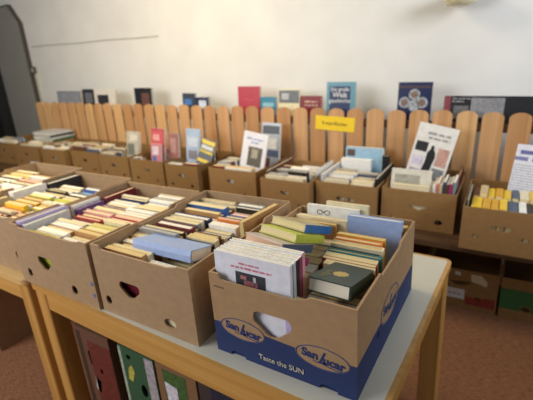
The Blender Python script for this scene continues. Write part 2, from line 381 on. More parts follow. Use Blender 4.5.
book(P @ T(.018, .17, .0065) @ RZ(90), .28, .014, .245, 'black', 'g', True, 1, 'thin black album along the left wall of the right-edge box', G)
def printed(M, W, H, Tk, base, label, parts, name='leaning_book', p='w', text=(), cat='book', g=G, spine=-1):
    ly = 0
    fr, fl = (ROW, ZB+.0067) if M.translation.y > 1.5 else (I4, ZT+.0067)
    Mi = fr.inverted() @ M
    low = min((Mi @ Vector((a*W/2, b_*Tk/2, 0))).z for a in (-1, 1) for b_ in (-1, 1))
    if low < fl: ly = (fl-low)/Mi.col[2].z
    H -= ly; M = M @ T(0, 0, ly)
    parts = [((q[0], q[1], [(a, b_, z-ly, h_) for a, b_, z, h_ in q[2]])+tuple(q[3:])) if q[0] == 'L' else (q[0], q[1], q[2], q[3]-ly, q[4]-ly)+tuple(q[5:]) for q in parts]
    r = empty(name, M); r['ly'] = ly; book_mesh(r, W, Tk, H, mat(COLS.get(base, base), .35), page_mat(PAGES[p]), False, spine); tag(r, label, cat, g)
    for q in parts:
        if q[0] == 'L': lines(r, q[1], q[2], q[3], Tk, q[4] if len(q) > 4 else .0001)
        else: patch(r, q[0], *q[1:6], tk=Tk, e=q[6] if len(q) > 6 else 0)
    return r
printed(P @ T(.262, .36, .0065) @ RX(-8) @ RY(4), .18, .455, .008, '#e6e6ec', 'white programme sheet with purple heading, leaning at right edge', [('heading', -.07, .02, .405, .425, '#6d6fa8'), ('heading', -.09, -.03, .37, .39, '#8b8bb8'), ('heading', -.01, .04, .37, .39, '#6d6fa8'), ('L', 'text_lines', [(-.085, .08, .345-.014*i, .005) for i in range(14)], '#a9a6b4')], 'leaning_magazine', cat='magazine')
# R2 collage
rowbox(-.662, -.268, -.515, 'bench box with leaning photo collage book, beside the yellow books', holes=[[(.155, .14), (.25, .14), (.245, .13), (.205, .112), (.165, .128)], oval(.065, .05, .014, .012), oval(.315, .055, .022, .015)])
P = F(-.662, -.515)
cb = printed(P @ T(.130, .315, .0065) @ RY(11) @ RX(-8), .228, .53, .012, '#e8e4dc', 'white book with black and white photo collage, leaning on slats', [('photo', -.1, -.03, .36, .42, '#2b2b2e'), ('photo', -.1, -.035, .27, .33, '#d9cfe0'), ('photo', .035, .1, .29, .40, '#c79c8c'), ('photo', .03, .1, .2, .275, '#85888a'), ('photo', -.1, -.035, .2, .25, '#b6a9b8'), ('L', 'title', [(-.05, .08, .475, .016), (-.04, .085, .448, .014)], '#9b9a98')])
bm = bmesh.new()
plate(bm, [[(-.035, .215), (.015, .21), (.022, .30), (.028, .34), (.02, .37), (.008, .385), (.01, .40), (.0, .41), (-.01, .40), (-.008, .385), (-.022, .36), (-.022, .30)]], .001, T(0, -.0085, 0)); fixn(bm); link('dark_figure', bm, M_BLACK, cb, T(0, 0, -cb['ly']))
printed(P @ T(.135, .06, .0065) @ RX(-12), .22, .312, .016, '#d9d4c4', 'open cream book with grey page picture, before the collage book', [('picture', -.09, .05, .2, .28, '#a9a596')])
book(P @ T(.15, .022, .0065), .2, .02, .245, 'cream', 'c', True, 1, 'cream hardback at the very front of the collage box', G)
for i, (c, hh, y0) in enumerate([('white', .26, .02), ('salmon', .27, .03), ('beige', .265, .02), ('slate', .28, .04), ('brown', .27, .03), ('magenta', .275, .02), ('grey', .285, .03)]):
    book(P @ T(.272+.0165*i, .02+.09+y0*.5, .0065) @ RZ(90), .16, .0145, hh-.01, c, 'w', False, -1, f"{nice(c)} paperback, {['leftmost','second','third','middle','fifth','sixth','rightmost'][i]} of those at the collage box's right wall", G)
book(P @ T(.375, .33, .0065) @ RZ(90), .25, .012, .26, 'maroon', 'c', True, -1, 'maroon hardback behind the paperbacks along the collage box right wall', G)
# R3
rowbox(-1.062, -.685, -.54, 'bench box below the yellow sign, topped by a light blue book', holes=[oval(.16, .13, .028, .015), oval(.22, .13, .028, .013), oval(.06, .05, .012, .01)])
P = F(-1.062, -.54); D3 = 'box below yellow sign'
column(P, .035, .2, .012, .30, .0065, ['cream', 'white', 'grey', 'blue', 'cream', 'white', 'beige', 'skyblue', 'white', 'cream', 'grey', 'white', 'tan'], .24, 'left row', D3, G, 6, 31)
column(P, .205, .345, .012, .30, .0065, ['cream', 'cream', 'white', 'blue', 'white', 'black', 'cream', 'navy', 'white', 'cream', 'brown', 'white'], .235, 'right row', D3, G, 6, 32)
book(P @ T(.02, .25, .0065) @ RZ(90), .4, .014, .25, 'lightgrey', 'w', False, -1, 'light grey folder along the left wall, box below yellow sign', G)
book(P @ T(.357, .25, .0065) @ RZ(90), .4, .014, .255, 'black', 'g', False, -1, 'black folder along the right wall, box below yellow sign', G)
book(P @ T(.14, .36, .0065), .2, .03, .285, 'white', 'w', True, 1, 'white hardback standing before the light blue one, box below sign', G)
printed(P @ T(.175, .405, .0065) @ RX(-4), .25, .35, .04, '#9cc0d6', 'thick light blue hardback with a dark picture, standing behind white books', [('picture', -.115, -.06, .29, .335, '#5a4a4a')])
book(P @ T(.325, .405, .0065), .045, .03, .31, 'black', 'g', True, 1, 'small black hardback right of the light blue one, box below sign', G)
# R4
rowbox(-1.425, -1.08, -.60, 'bench box of white and cream books between sign box and portrait box')
P = F(-1.425, -.60); D4 = 'box between sign box and portrait box'
column(P, .03, .165, .012, .45, .0065, ['cream', 'beige', 'grey', 'white', 'navy', 'white', 'brown', 'cream', 'grey', 'white', 'slate', 'tan', 'white', 'maroon', 'cream'], .235, 'left row', 'box left of the sign box', G, 6, 41)
column(P, .17, .31, .012, .46, .0065, ['cream', 'beige', 'white', 'black g 28 28', 'white w 35 40', 'cream', 'grey', 'white', 'white', 'pink', 'black', 'cream', 'white', 'navy', 'white'], .24, 'right row', 'box left of the sign box', G, 6, 42)
book(P @ T(.017, .25, .0065) @ RZ(90), .38, .014, .25, 'brown', 'g', False, -1, 'brown folder along left wall of the box left of sign box', G)
book(P @ T(.325, .3, .0065) @ RZ(90), .3, .012, .255, 'white', 'g', False, -1, 'white folder along right wall of the box left of sign box', G)
# R5 portrait
rowbox(-1.912, -1.515, -.51, 'bench box with white portrait book leaning in it', holes=[oval(.185, .14, .03, .015), oval(.3, .05, .012, .012)])
P = F(-1.912, -.51)
printed(P @ T(.23, .15, .0065) @ RY(8) @ RX(-9), .20, .452, .014, '#e4e2e6', 'white book with sepia portrait photograph, leaning in bench box', [('portrait', -.045, .07, .21, .35, '#5d5648'), ('portrait_face', -.015, .035, .27, .335, '#a59c86', .0012), ('L', 'title', [(-.07, .07, .405, .014), (-.03, .04, .38, .012)], '#8fa0c8')])
printed(P @ T(.305, .335, .0065) @ RY(1.5) @ RX(-8), .155, .49, .02, '#b8c0cc', 'blue and white photo book standing behind the portrait book', [('photo', -.07, .07, .41, .47, '#4d525a'), ('photo', -.06, .05, .3, .38, '#eef2f8'), ('photo', -.07, .07, .24, .29, '#56688a'), ('photo', -.07, .0, .14, .23, '#6d4b44')])
column(P, .02, .13, .012, .45, .0065, ['maroon', 'black', 'cream', 'grey', 'red', 'brown', 'white', 'black', 'cream', 'slate'], .24, '', 'left row of the portrait box', G, 6, 51)
column(P, .135, .37, .012, .085, .0065, ['white', 'beige', 'red'], .235, '', 'before the white portrait book', G, 6, 52)
# R6 yellow/black magazine
rowbox(-2.318, -1.967, -.53, 'bench box with a yellow and black magazine, left of portrait box', m=M_CARD3)
P = F(-2.318, -.53)
printed(P @ T(.175, .14, .0065) @ RY(15) @ RX(-14), .13, .395, .008, '#55585c', 'yellow and black magazine tilting out of a bench box', [('yellow_band', -.06, .06, .355, .385, '#e8c93a'), ('yellow_band', -.06, .06, .285, .305, '#d9bd3a'), ('pale_band', -.055, .055, .315, .345, '#c9cac4'), ('yellow_band', -.06, .06, .21, .235, '#e8c93a')], 'leaning_magazine', cat='magazine')
printed(P @ T(.25, .22, .0065) @ RY(2) @ RX(-8), .07, .33, .012, 'black', 'slim black paperback leaning right of the yellow and black magazine', [])
column(P, .02, .16, .012, .1, .0065, ['white', 'grey', 'cream', 'white'], .235, '', 'left of the yellow-black magazine', G, 6, 61)
column(P, .17, .33, .012, .1, .0065, ['maroon', 'lightgrey', 'red'], .23, '', 'below the yellow-black magazine', G, 6, 62)
printed(P @ T(.082, .23, .0065) @ RY(1) @ RX(-6), .14, .44, .02, '#a9bdd6', 'light blue picture book standing left of the yellow and black magazine', [('picture', -.05, .05, .3, .38, '#cdd6e6'), ('picture', -.05, .04, .2, .27, '#8a8490')])
column(P, .02, .17, .32, .50, .0065, ['brown', 'grey', 'cream', 'black', 'white', 'brown'], .24, '', 'rear left of the yellow-black magazine', G, 6, 63)
# R7 colourful magazines
rowbox(-2.722, -2.322, -.51, 'bench box with red and pink picture books standing up', m=M_CARD3)
P = F(-2.722, -.51)
printed(P @ T(.150, .16, .0065) @ RY(2) @ RX(-6), .14, .44, .02, '#b8505a', 'red picture book standing tallest in the box of illustrated books', [('picture', -.065, .06, .3, .42, '#cc5c60'), ('picture', -.05, .02, .34, .39, '#e7a6a6', .0012), ('picture', -.07, .05, .24, .29, '#8b93b8')])
printed(P @ T(.205, .085, .0065) @ RY(0) @ RX(-6), .11, .33, .015, '#c9808a', 'pink picture book in front of the red one', [('picture', -.04, .03, .24, .31, '#d9c8d0'), ('picture', -.04, .0, .19, .23, '#5a6fb0')])
printed(P @ T(.30, .19, .0065) @ RX(-6), .11, .40, .02, '#9a6a66', 'dusky red picture book right of the brighter red one', [('picture', -.03, .03, .24, .36, '#b58c88')])
column(P, .02, .16, .25, .47, .0065, ['grey', 'white', 'brown', 'cream', 'slate'], .25, '', 'left row behind the red picture book', G, 6, 71)
column(P, .02, .09, .012, .2, .0065, ['grey', 'white', 'brown', 'cream'], .23, '', 'left of the red picture book', G, 6, 72)
# R8
rowbox(-3.128, -2.728, -.49, 'bench box with a pale grey book leaning in it, fifth from left', m=M_CARD3)
P = F(-3.128, -.49)
printed(P @ T(.286, .12, .0065) @ RX(-8), .14, .40, .03, '#b9b2a0', 'pale grey picture book leaning left of the red one, far bench', [('picture', -.06, .02, .2, .3, '#77756c'), ('picture', -.03, .06, .32, .38, '#d8d2c0')])
column(P, .02, .2, .012, .45, .0065, ['grey', 'slate', 'brown', 'lightgrey', 'black', 'beige', 'grey', 'white', 'brown', 'grey', 'cream', 'slate', 'white'], .245, '', 'in the fifth bench box from left', G, 6, 81)
# R9
rowbox(-3.549, -3.140, -.46, 'bench box of brown and grey books, fourth from the left end', m=M_CARD3)
P = F(-3.549, -.46)
column(P, .02, .2, .012, .45, .0065, ['brown', 'grey', 'salmon', 'lightgrey', 'beige', 'maroon', 'white', 'slate', 'brown', 'grey', 'cream'], .255, 'left row', 'fourth bench box from left', G, 6, 91)
column(P, .205, .385, .012, .45, .0065, ['slate', 'white', 'brown', 'grey', 'black', 'beige', 'lightgrey', 'cream', 'grey', 'white'], .25, 'right row', 'fourth bench box from left', G, 6, 92)
# R10 with pile
rowbox(-3.945, -3.560, -.50, 'bench box of assorted books, third from the left end', m=M_CARD3, holes=[heart(.19, .14, .03, .014), oval(.3, .07, .012, .01)])
P = F(-3.945, -.50)
column(P, .02, .185, .012, .45, .0065, ['white', 'cream', 'grey', 'beige', 'brown', 'white', 'grey', 'slate', 'tan', 'white', 'grey', 'cream'], .24, 'left row', 'third bench box from left', G, 6, 101)
column(P, .19, .355, .012, .45, .0065, ['cream', 'lightgrey', 'white', 'brown', 'salmon', 'grey', 'black', 'beige', 'white', 'grey', 'cream', 'maroon'], .24, 'right row', 'third bench box from left', G, 6, 102)
# R11
b11 = rowbox(-4.40, -3.965, -.50, 'bench box with a white paper label on its front, beside door', m=M_CARD3)
P = F(-4.40, -.50)
sticker(b11, 'paper_label', .235, .36, .01, .075, mat('#cfd2d6', .6))
column(P, .02, .2, .012, .14, .0065, ['grey', 'black', 'cream', 'slate'], .225, 'left row', 'box beside the grey door', G, 6, 111)
column(P, .205, .40, .012, .14, .0065, ['brown', 'cream w 22 30', 'cream w 22 35'], .23, 'right row', 'box beside the grey door', G, 6, 112)
column(P, .02, .40, .16, .47, .0065, ['brown c 30 -25', 'grey c 30 -25', 'brown c 35 -25', 'beige c 35 -25', 'brown c 40 -25', 'grey c 40 -25'], .235, '', 'standing beneath the flat pile', G, 0, 103)
for i, (c, dx) in enumerate([('tan', .0), ('green', .02), ('lightgrey', -.015), ('darkgreen', .03), ('lightgrey', .0)]):
    book(P @ T(.20+dx*.3, .19+.26, .2155+i*.021+.012) @ RZ(4*((i % 3)-1)) @ RX(90), .32, .020, .25, c, 'w', True, 1, f"{nice(c)} flat-lying hardback, {['lowest','second','middle','fourth','topmost'][i]} of the pile on bench box", G)
# R12
rowbox(-4.87, -4.43, -.46, 'leftmost bench box, cut by the picture edge', m=M_CARD3)
P = F(-4.87, -.46)
column(P, .02, .21, .012, .4, .0065, ['white', 'cream', 'slate', 'white', 'grey', 'beige'], .25, 'left row', 'leftmost bench box', G, 6, 121)
column(P, .212, .41, .012, .4, .0065, ['cream', 'white', 'grey', 'white', 'brown', 'skyblue'], .25, 'right row', 'leftmost bench box', G, 6, 122)

# ------------------------------------------------------------ boxes on the floor under the bench
def floorbox(x0, x1, y0, label, m=M_CARD3, h=.255, holes=()):
    return carton(T(x0, y0, .0005), x1-x0, .38, h, m, label, holes_f=holes, group='boxes on the carpet under the bench')
def blob(parent, nm, pts, m, y=-.0009):
    bm = bmesh.new(); plate(bm, [pts], .0008, T(0, y, 0)); fixn(bm); return link(nm, bm, m, parent)
q = floorbox(-.392, .008, 2.37, 'open box with white labels and red print, on carpet beneath bench', holes=[[(.14, .175), (.26, .185), (.25, .165), (.21, .15), (.17, .152)], oval(.30, .075, .022, .014)])
blob(q, 'white_label', [(.12, .06), (.23, .06), (.23, .125), (.12, .125)], mat('#c9c6c2', .6)); blob(q, 'white_label', [(.26, .19), (.34, .17), (.345, .20), (.31, .235), (.255, .235)], mat('#c4b794', .6)); blob(q, 'white_label', [(.17, .22), (.2, .215), (.2, .235), (.17, .24)], mat('#d0cabd', .6))
blob(q, 'red_print', [(.235, .03), (.39, .03), (.39, .095), (.33, .09), (.32, .075), (.235, .085)], mat('#8a3024', .6, .3, 60))
bm = bmesh.new(); scribble(bm, .14, .21, .09, .01, -.001, 3); link('label_lines', bm, mat('#6a6a70'), q)
q = floorbox(.02, .42, 2.37, 'box with green printed front, on carpet beneath bench', holes=[oval(.13, .075, .025, .016), oval(.33, .075, .025, .016)])
blob(q, 'green_print', [(.001, .06), (.105, .06), (.105, .095), (.155, .095), (.155, .06), (.305, .06), (.305, .095), (.355, .095), (.355, .06), (.399, .06), (.399, .19), (.001, .19)], mat('#2e6330', .6))
blob(q, 'white_label', [(.19, .035), (.29, .035), (.29, .085), (.19, .085)], mat('#d5d3d0', .6), -.0018); blob(q, 'white_label', [(.205, .125), (.24, .125), (.24, .14), (.205, .14)], mat('#cfcdc9', .6), -.0018)
floorbox(-.80, -.40, 2.38, 'plain brown box on carpet behind the white table corner')
floorbox(-1.21, -.81, 2.38, 'plain brown box on carpet, hidden half behind the table', m=M_CARD2)

# ------------------------------------------------------------ tables
def table(x0, x1, y0, y1, label, ap=.085, rz=0, bw=.014, bmat=None):
    r = empty('school_table', T((x0+x1)/2, (y0+y1)/2, 0) @ RZ(rz)); tag(r, label, 'table', 'beech tables under the nearest boxes')
    hx = (x1-x0)/2; hy = (y1-y0)/2
    def rr(hx, hy, c, n=5):
        pts = []
        for (sx, sy, a0) in ((1, -1, -90), (1, 1, 0), (-1, 1, 90), (-1, -1, 180)):
            for k in range(n+1):
                a = rad(a0+90*k/n); pts.append((sx*(hx-c)+c*cos(a), sy*(hy-c)+c*sin(a)))
        return pts
    RXM = Matrix(((1, 0, 0, 0), (0, 0, 1, 0), (0, 1, 0, 0), (0, 0, 0, 1)))
    def slab(nm, loops, z0, z1, m):
        bm = bmesh.new(); plate(bm, loops, z1-z0, T(0, 0, z0) @ RXM); fixn(bm); link(nm, bm, m, r)
    slab('tabletop', [rr(hx-bw, hy-bw, .015)], .727, .75, M_LAM)
    slab('edge_band', [rr(hx, hy, .03), rr(hx-bw-.0002, hy-bw-.0002, .015)], .726, .7495, bmat or M_WOODX)
    a = .016
    for nm, b4, m in (('apron', (-hx+.08, hx-.08, -hy+a, -hy+a+.022), M_WOODX), ('apron', (-hx+.08, hx-.08, hy-a-.022, hy-a), M_WOODX), ('apron', (-hx+a, -hx+a+.022, -hy+.085, hy-.085), M_WOODY), ('apron', (hx-a-.022, hx-a, -hy+.085, hy-.085), M_WOODY)):
        bm = bmesh.new(); box(bm, *b4, .726-ap, .7255); link(nm, bm, m, r)
    for sx in (-1, 1):
        for sy in (-1, 1):
            cx = sx*(hx-.043); cy = sy*(hy-.048)
            bm = bmesh.new(); box(bm, cx-.035, cx+.035, cy-.035, cy+.035, .0008, .7255); bev(bm, .004, 1); link('leg', bm, M_WOODZ, r)
    bm = bmesh.new()
    return r
table(-1.540, -.165, .650, 1.515, 'beech table with pale laminate top carrying the three nearest boxes', rz=-1.7)
table(-3.04, -1.577, .664, 1.45, 'beech table at left edge, under the two leftmost near boxes', bw=.045, bmat=M_BAND)

# ------------------------------------------------------------ nearest boxes
ZT = .7505
GB = 'books in the table boxes'; GX = 'boxes on the tables'
# S ---- blue printed box
SX, SY, SW, SD, SH = -.642, .698, .40, .534, .243
S = carton(T(SX, SY, ZT), SW, SD, SH, M_SAN, 'brown box with blue printed base reading SanLucar, nearest on table' if False else 'brown cardboard box with blue base and oval logos, nearest on the table',
           holes_f=[heart(.184, .132, .055, .033)], notch=(.03, .29, .017), bottom=[(.071, .024, .014), (.331, .024, .014)], holes_s=[oval(.155, .075, .012, .008)], group=GX)
def logo(M, rx, rz, size):
    bm = bmesh.new(); plate(bm, [oval(0, 0, rx, rz, 32)], .0006, M @ T(0, -.0008, 0)); fixn(bm); link('logo_oval', bm, M_CARD, S)
    bm = bmesh.new(); plate(bm, [oval(0, 0, rx*.985, rz*.975, 32), oval(0, 0, rx*.945, rz*.91, 32)], .0004, M @ T(0, -.0014, 0)); fixn(bm); link('logo_ring', bm, mat('#26417f'), S)
    m = mat('#20366f', .5)
    text_obj('logo_lettering', 'San', size, m, S, M @ T(-rx*.44, -.0014, rz*.10) @ FACE @ RZ(-3), off=.0011)
    text_obj('logo_lettering', 'ucar', size, m, S, M @ T(rx*.42, -.0014, -rz*.14) @ FACE @ RZ(-3), off=.0011)
    text_obj('logo_lettering', 'L', size*1.5, m, S, M @ T(-rx*.02, -.0014, rz*.0) @ FACE, sx=.85, shear=.5, off=.0009)
    # swash under the lettering
    bm = bmesh.new(); pts = [(-.34, -.33), (-.2, -.42), (0, -.4), (.2, -.52), (.5, -.6), (.7, -.55)]
    up = [(x*rx, z*rz) for x, z in pts]; dn = [(x*rx, z*rz-.0022) for x, z in reversed(pts)]
    plate(bm, [up+dn], .0004, M @ T(0, -.0014, 0)); fixn(bm); link('logo_swash', bm, m, S)
logo(T(.092, 0, .093), .070, .032, .031); logo(T(.316, 0, .089), .070, .032, .031)
SIDE = T(SW, .26, .108) @ RZ(90); logo(SIDE, .085, .045, .038)
text_obj('slogan', 'Taste the SUN', .0215, mat('#d9cdb4', .6), S, T(.203, -.0012, .029) @ FACE)
text_obj('small_print', 'bananas', .008, mat('#6b5640', .6), S, T(.03, -.0012, .205) @ FACE) if False else None
bm = bmesh.new(); scribble(bm, .012, .045, .205, .004, -.0003, 5); link('small_print', bm, mat('#7a6248', .6), S)
P = T(SX, SY, ZT); DS = 'blue-based box'
def at(x, y, z=ZT+.0065): return T(x, y, z)
# big white picture books at the front left
BZ = ZT+.0065
fb = printed(at(-.5225, .7160) @ RX(-2), .222, .291, .012, '#e9ebf3', 'white picture book with pink title and dark photo, nearest of all', [('photo', -.046, .042, .19, .246, '#3a4046'), ('photo', -.02, .02, .212, .226, '#a8646c', .0012), ('photo', -.03, -.012, .228, .238, '#c77f84', .0012), ('photo', .008, .016, .215, .240, '#c8c4c0', .0012)], 'large_picture_book', g=GB, spine=1)
bm = bmesh.new(); scribble(bm, -.035, .025, .268, .005, -.0062, 2); scribble(bm, -.06, .06, .257, .006, -.0062, 4); link('pink_title', bm, mat('#d47a8e', .5), fb)
for i, (yc, c, h, w_, lab) in enumerate([(.7335, 'lightgrey', .289, .222, 'white picture book with grey spine, directly behind the nearest white one'), (.7505, 'black', .289, .222, 'white picture book with black spine, third in the large front set'), (.7680, 'magenta', .288, .220, 'white picture book with magenta spine, fourth in the large front set'), (.7860, 'pink', .291, .218, 'white picture book with pink spine, last of the large front set')]):
    o = book(at(-.5245, yc) @ RX(-2), w_, .014, h, 'white', 'c', True, 1, lab, GB, 'large_picture_book'); spine_patch(o, w_, .014, h, c)
# right column front (below the green book)
column(P, .214, .385, .012, .077, .0065, ['lavender w 20 0', 'tan c 20 4', 'beige c 16 0'], .196, '', 'front right, blue-based box', GB, 2, 201)
column(P, .214, .385, .080, .20, .0065, ['cream c 30 0', 'white w 36 0', 'brown c 34 0'], .148, '', 'below the green book, blue-based box', GB, 0, 202)
# green book on top
gm = T(-.332, .930, .945) @ RZ(-2) @ RX(77)
gb = book(gm, .110, .036, .165, 'darkgreen', 'w', True, 1, 'dark green hardback with gold emblem, lying on top of other books', GB)
bm = bmesh.new()
for k in range(9):
    a = 2*pi*k/9; lathe(bm, [(.006, 0), (.005, .0006)], 8, T(.0+.015*cos(a), .0, .095+.015*sin(a)) @ T(0, -.0182 if False else .0181, 0) @ RX(-90))
lathe(bm, [(.012, 0), (.010, .0008)], 10, T(0, .0181, .095) @ RX(-90)); fixn(bm)
link('gold_emblem', bm, mat('#cbb063', .4, .1, 60), gb)
bm = bmesh.new()
for k in range(5): box(bm, -.04+.0, -.04+.012+.004*(k % 3), .0181, .0187, .135-.012*k, .139-.012*k)
link('gold_lettering', bm, mat('#a58f58', .4), gb)
# right column behind
column(P, .206, .366, .215, .405, .0065, ['cream c 24 0', 'red c 15 2', 'cream c 25 0', 'teal t 15 6', 'black c 12 2', 'cream y 22 14', 'orange c 20 20', 'mustard y 17 24', 'tan y 14 24'], .212, 'right row', DS, GB, 4, 203, )
book(at(-.345, 1.135) @ RX(-3), .168, .022, .262, 'paleblue', 'w', True, 1, 'pale blue hardback standing tallest at the rear right, blue-based box', GB)
book(at(-.318, 1.166) @ RX(-3), .13, .025, .235, 'mustard', 'y', False, 1, 'mustard paperback behind the pale blue one, blue-based box', GB)
gl = printed(at(-.503, 1.186) @ RX(-2), .185, .262, .012, '#f1efe6', 'white book with round glasses pictured on it, rear of blue-based box', [], g=GB, spine=1)
bm = bmesh.new()
for cx in (-.045, -.018):
    plate(bm, [oval(cx, .238, .011, .009, 14), oval(cx, .238, .0085, .0065, 14)], .0006, T(0, -.0068, 0))
box(bm, -.036, -.027, -.0068, -.0062, .238, .241); fixn(bm); link('printed_glasses', bm, mat('#4a2f22', .4), gl)
book(at(-.458, 1.2045) @ RX(-1), .145, .010, .275, 'cream', 'c', False, 1, 'cream paperback rising behind the glasses book', GB)
book(at(-.455, 1.2165) @ RX(-1), .14, .009, .269, 'beige', 'c', False, 1, 'beige paperback against the rear wall of the blue-based box', GB)
# left column: low supports, then toppled books
column(P, .008, .200, .118, .47, .0065, ['grey c 40 0', 'beige c 42 0', 'white w 42 0', 'brown c 42 0', 'cream c 42 0', 'grey c 40 0', 'cream c 40 0'], .183, '', 'beneath the toppled books, blue-based box', GB, 0, 204)
def topple(x, y, z, W, Tk, H, c, p, lab, tilt=68, rz=-12, hard=True, spine=1, sp=None):
    """(x,y,z) = middle of the upper front edge"""
    R_ = RZ(rz) @ RX(tilt); off = R_ @ Vector((0, Tk/2, H))
    o = book(T(x-off.x, y-off.y, z-off.z) @ R_, W, Tk, H, c, p, hard, spine, lab, GB)
    if sp: spine_patch(o, W, Tk, H, sp, spine)
    return o
topple(-.545, .819, 1.012, .130, .022, .12, 'magenta', 'w', 'magenta hardback toppled behind the large white picture books')
topple(-.563, .848, 1.040, .140, .024, .14, '#c9b9a8', 'p', 'toppled hardback with slate spine and rosy page edges', sp='slate')
topple(-.555, .915, 1.041, .138, .024, .14, 'lime', 'c', 'lime green hardback toppled, its spine to the right')
topple(-.558, .983, 1.043, .132, .024, .14, '#b5a878', 'c', 'olive hardback with bright blue spine, topmost of the toppled ones', sp='#2f6fb0')
book(at(-.548, 1.142), .16, .018, .222, 'tan', 'y', False, 1, 'tan paperback upright behind the toppled books', GB)
book(at(-.53, 1.1625), .18, .017, .232, 'cream', 'c', True, 1, 'cream hardback upright just before the glasses book', GB)
book(at(-.613, 1.186) @ RZ(75), .06, .012, .205, 'purple', 'g', False, 1, 'purple paperback in the rear left corner, blue-based box', GB)

# B2 ---- plain box, pale blue book on top
holes2 = lambda w_: [heart(w_*.38 if 0 else w_/2-.05, .112, .045, .024), oval(.036, .052, .013, .016), oval(.307, .045, .022, .015)]
X2 = -1.106
carton(T(X2, .680, ZT), .410, .575, .243, M_CARD, 'plain brown box left of the blue-based one, pale blue book on top', holes_f=[heart(.153, .112, .045, .026), oval(.038, .050, .014, .016), oval(.308, .044, .024, .016)], notch=(.04, .37, .012), group=GX)
P = T(X2, .680, ZT); D2 = 'box topped by pale blue book'; R2a = 'left row'
column(P, .010, .198, .012, .56, .0065, ['maroon c 14', 'tan y', 'cream c', 'brown y', 'cream w 20 -8', 'orange p 16 -8', 'beige c 28', 'grey g 20 14', 'tan y', 'black c 16 4', 'cream c', 'maroon w', 'black y', 'grey c', 'cream c', 'navy w', 'white c', 'tan c', 'blue w', 'blue c 30 10', 'brown c', 'cream', 'cream'], .218, R2a, D2, GB, 5, 211)
# front right support for the flat book
column(P, .206, .395, .012, .165, .0065, ['cream c 14 2', 'white w 28 0', 'cream c 30 -24', 'cream c 26 -30', 'beige c 26 -36'], .205, '', 'below the pale blue book', GB, 0, 212)
column(P, .206, .330, .175, .56, .0065, ['tan y', 'black c', 'cream y 24', 'brown y', 'cream c', 'black g 20', 'beige c', 'white w 26', 'salmon p', 'orange p 14', 'cream w 24', 'blue c', 'pink w 18', 'cream', 'black w', 'grey w 26 12', 'white w 24 12', 'cream'], .214, 'right row', D2, GB, 5, 213)
fm = T(-.842, .862, .976) @ RZ(2) @ RX(86)
M_ = Matrix.Rotation(rad(90), 4, 'Y')
book(T(-.96+.0, .800, 1.014-.036) @ RZ(2) @ RX(-4) @ T(0, 0, .0) @ Matrix(((0, 0, 1, 0), (-1, 0, 0, 0), (0, -1, 0, 0), (0, 0, 0, 1))) if False else
     T(-1.000, .808, .967) @ RZ(1) @ RX(-14) @ Matrix(((0, 0, 1, 0), (-1, 0, 0, 0), (0, -1, 0, 0), (0, 0, 0, 1))), .10, .036, .238, 'paleblue', 'w', True, 1, 'thick pale blue hardback lying across the front of a plain box', GB)
book(at(-.741, 1.105) @ RZ(84) @ RX(0), .20, .020, .24, 'tan', 'y', False, 1, 'tan paperback standing lengthwise at the right wall, rear of plain box', GB)
# B3 ---- lavender
X3 = -1.577
b3 = carton(T(X3, .673, ZT), .458, .56, .243, M_CARD, 'plain brown box holding a tall lavender book at its left', holes_f=[heart(.185, .112, .04, .026), oval(.062, .05, .015, .018), oval(.335, .044, .016, .018)], notch=(.05, .42, .010), group=GX)
for z in (.095, .052):
    bm = bmesh.new(); lathe(bm, [(.007, 0), (.007, .0008)], 12, T(.446, -.0, z) @ RX(90)); fixn(bm); link('blue_dot', bm, mat('#5a6aa8', .6), b3)
P = T(X3, .673, ZT); D3_ = 'box with lavender book'
def along(x, y0, y1, z, tk, c, p, lab, hard=True, ry=0, spine=-1):
    book(T(x, (y0+y1)/2, BZ) @ RY(ry) @ RZ(90), y1-y0, tk, z-BZ, c, p, hard, spine, lab, GB)
along(-1.540, .690, .885, .998, .030, 'lavender', 'g', 'tall lavender hardback standing lengthwise at the box left wall')
along(-1.508, .692, .87, .988, .022, 'lightgrey', 'w', 'light grey hardback lengthwise beside the lavender one')
along(-1.512, .905, 1.035, .972, .018, 'purple', 'w', 'purple hardback lengthwise behind the lavender one')
along(-1.536, .905, 1.035, .985, .014, 'white', 'g', 'white hardback lengthwise at left wall behind the lavender one')
along(-1.518, 1.045, 1.215, .976, .026, 'maroon', 'p', 'maroon hardback lengthwise at the rear left corner')
column(P, .088, .262, .012, .545, .0065, ['lime c 16', 'cream c', 'white w 26', 'tan c', 'white w 24', 'cream c 16', 'navy c 22', 'cream w', 'red p', 'red c', 'pink c 22 2', 'magenta p', 'cream c', 'red p 14', 'maroon w', 'cream c', 'skyblue w 22', 'white c', 'navy w', 'navy c', 'cream', 'beige'], .214, 'left row', D3_, GB, 5, 311)
column(P, .268, .448, .012, .545, .0065, ['red c 14', 'white w', 'cream c', 'tan c', 'tan y 26', 'lime c 30 6', 'lime y 24 2', 'cream c', 'cream c', 'salmon p', 'red p', 'cream', 'purple w', 'white w', 'navy c', 'cream c', 'cream', 'slate w', 'white w', 'grey c', 'white w', 'cream c'], .216, 'right row', D3_, GB, 5, 312)
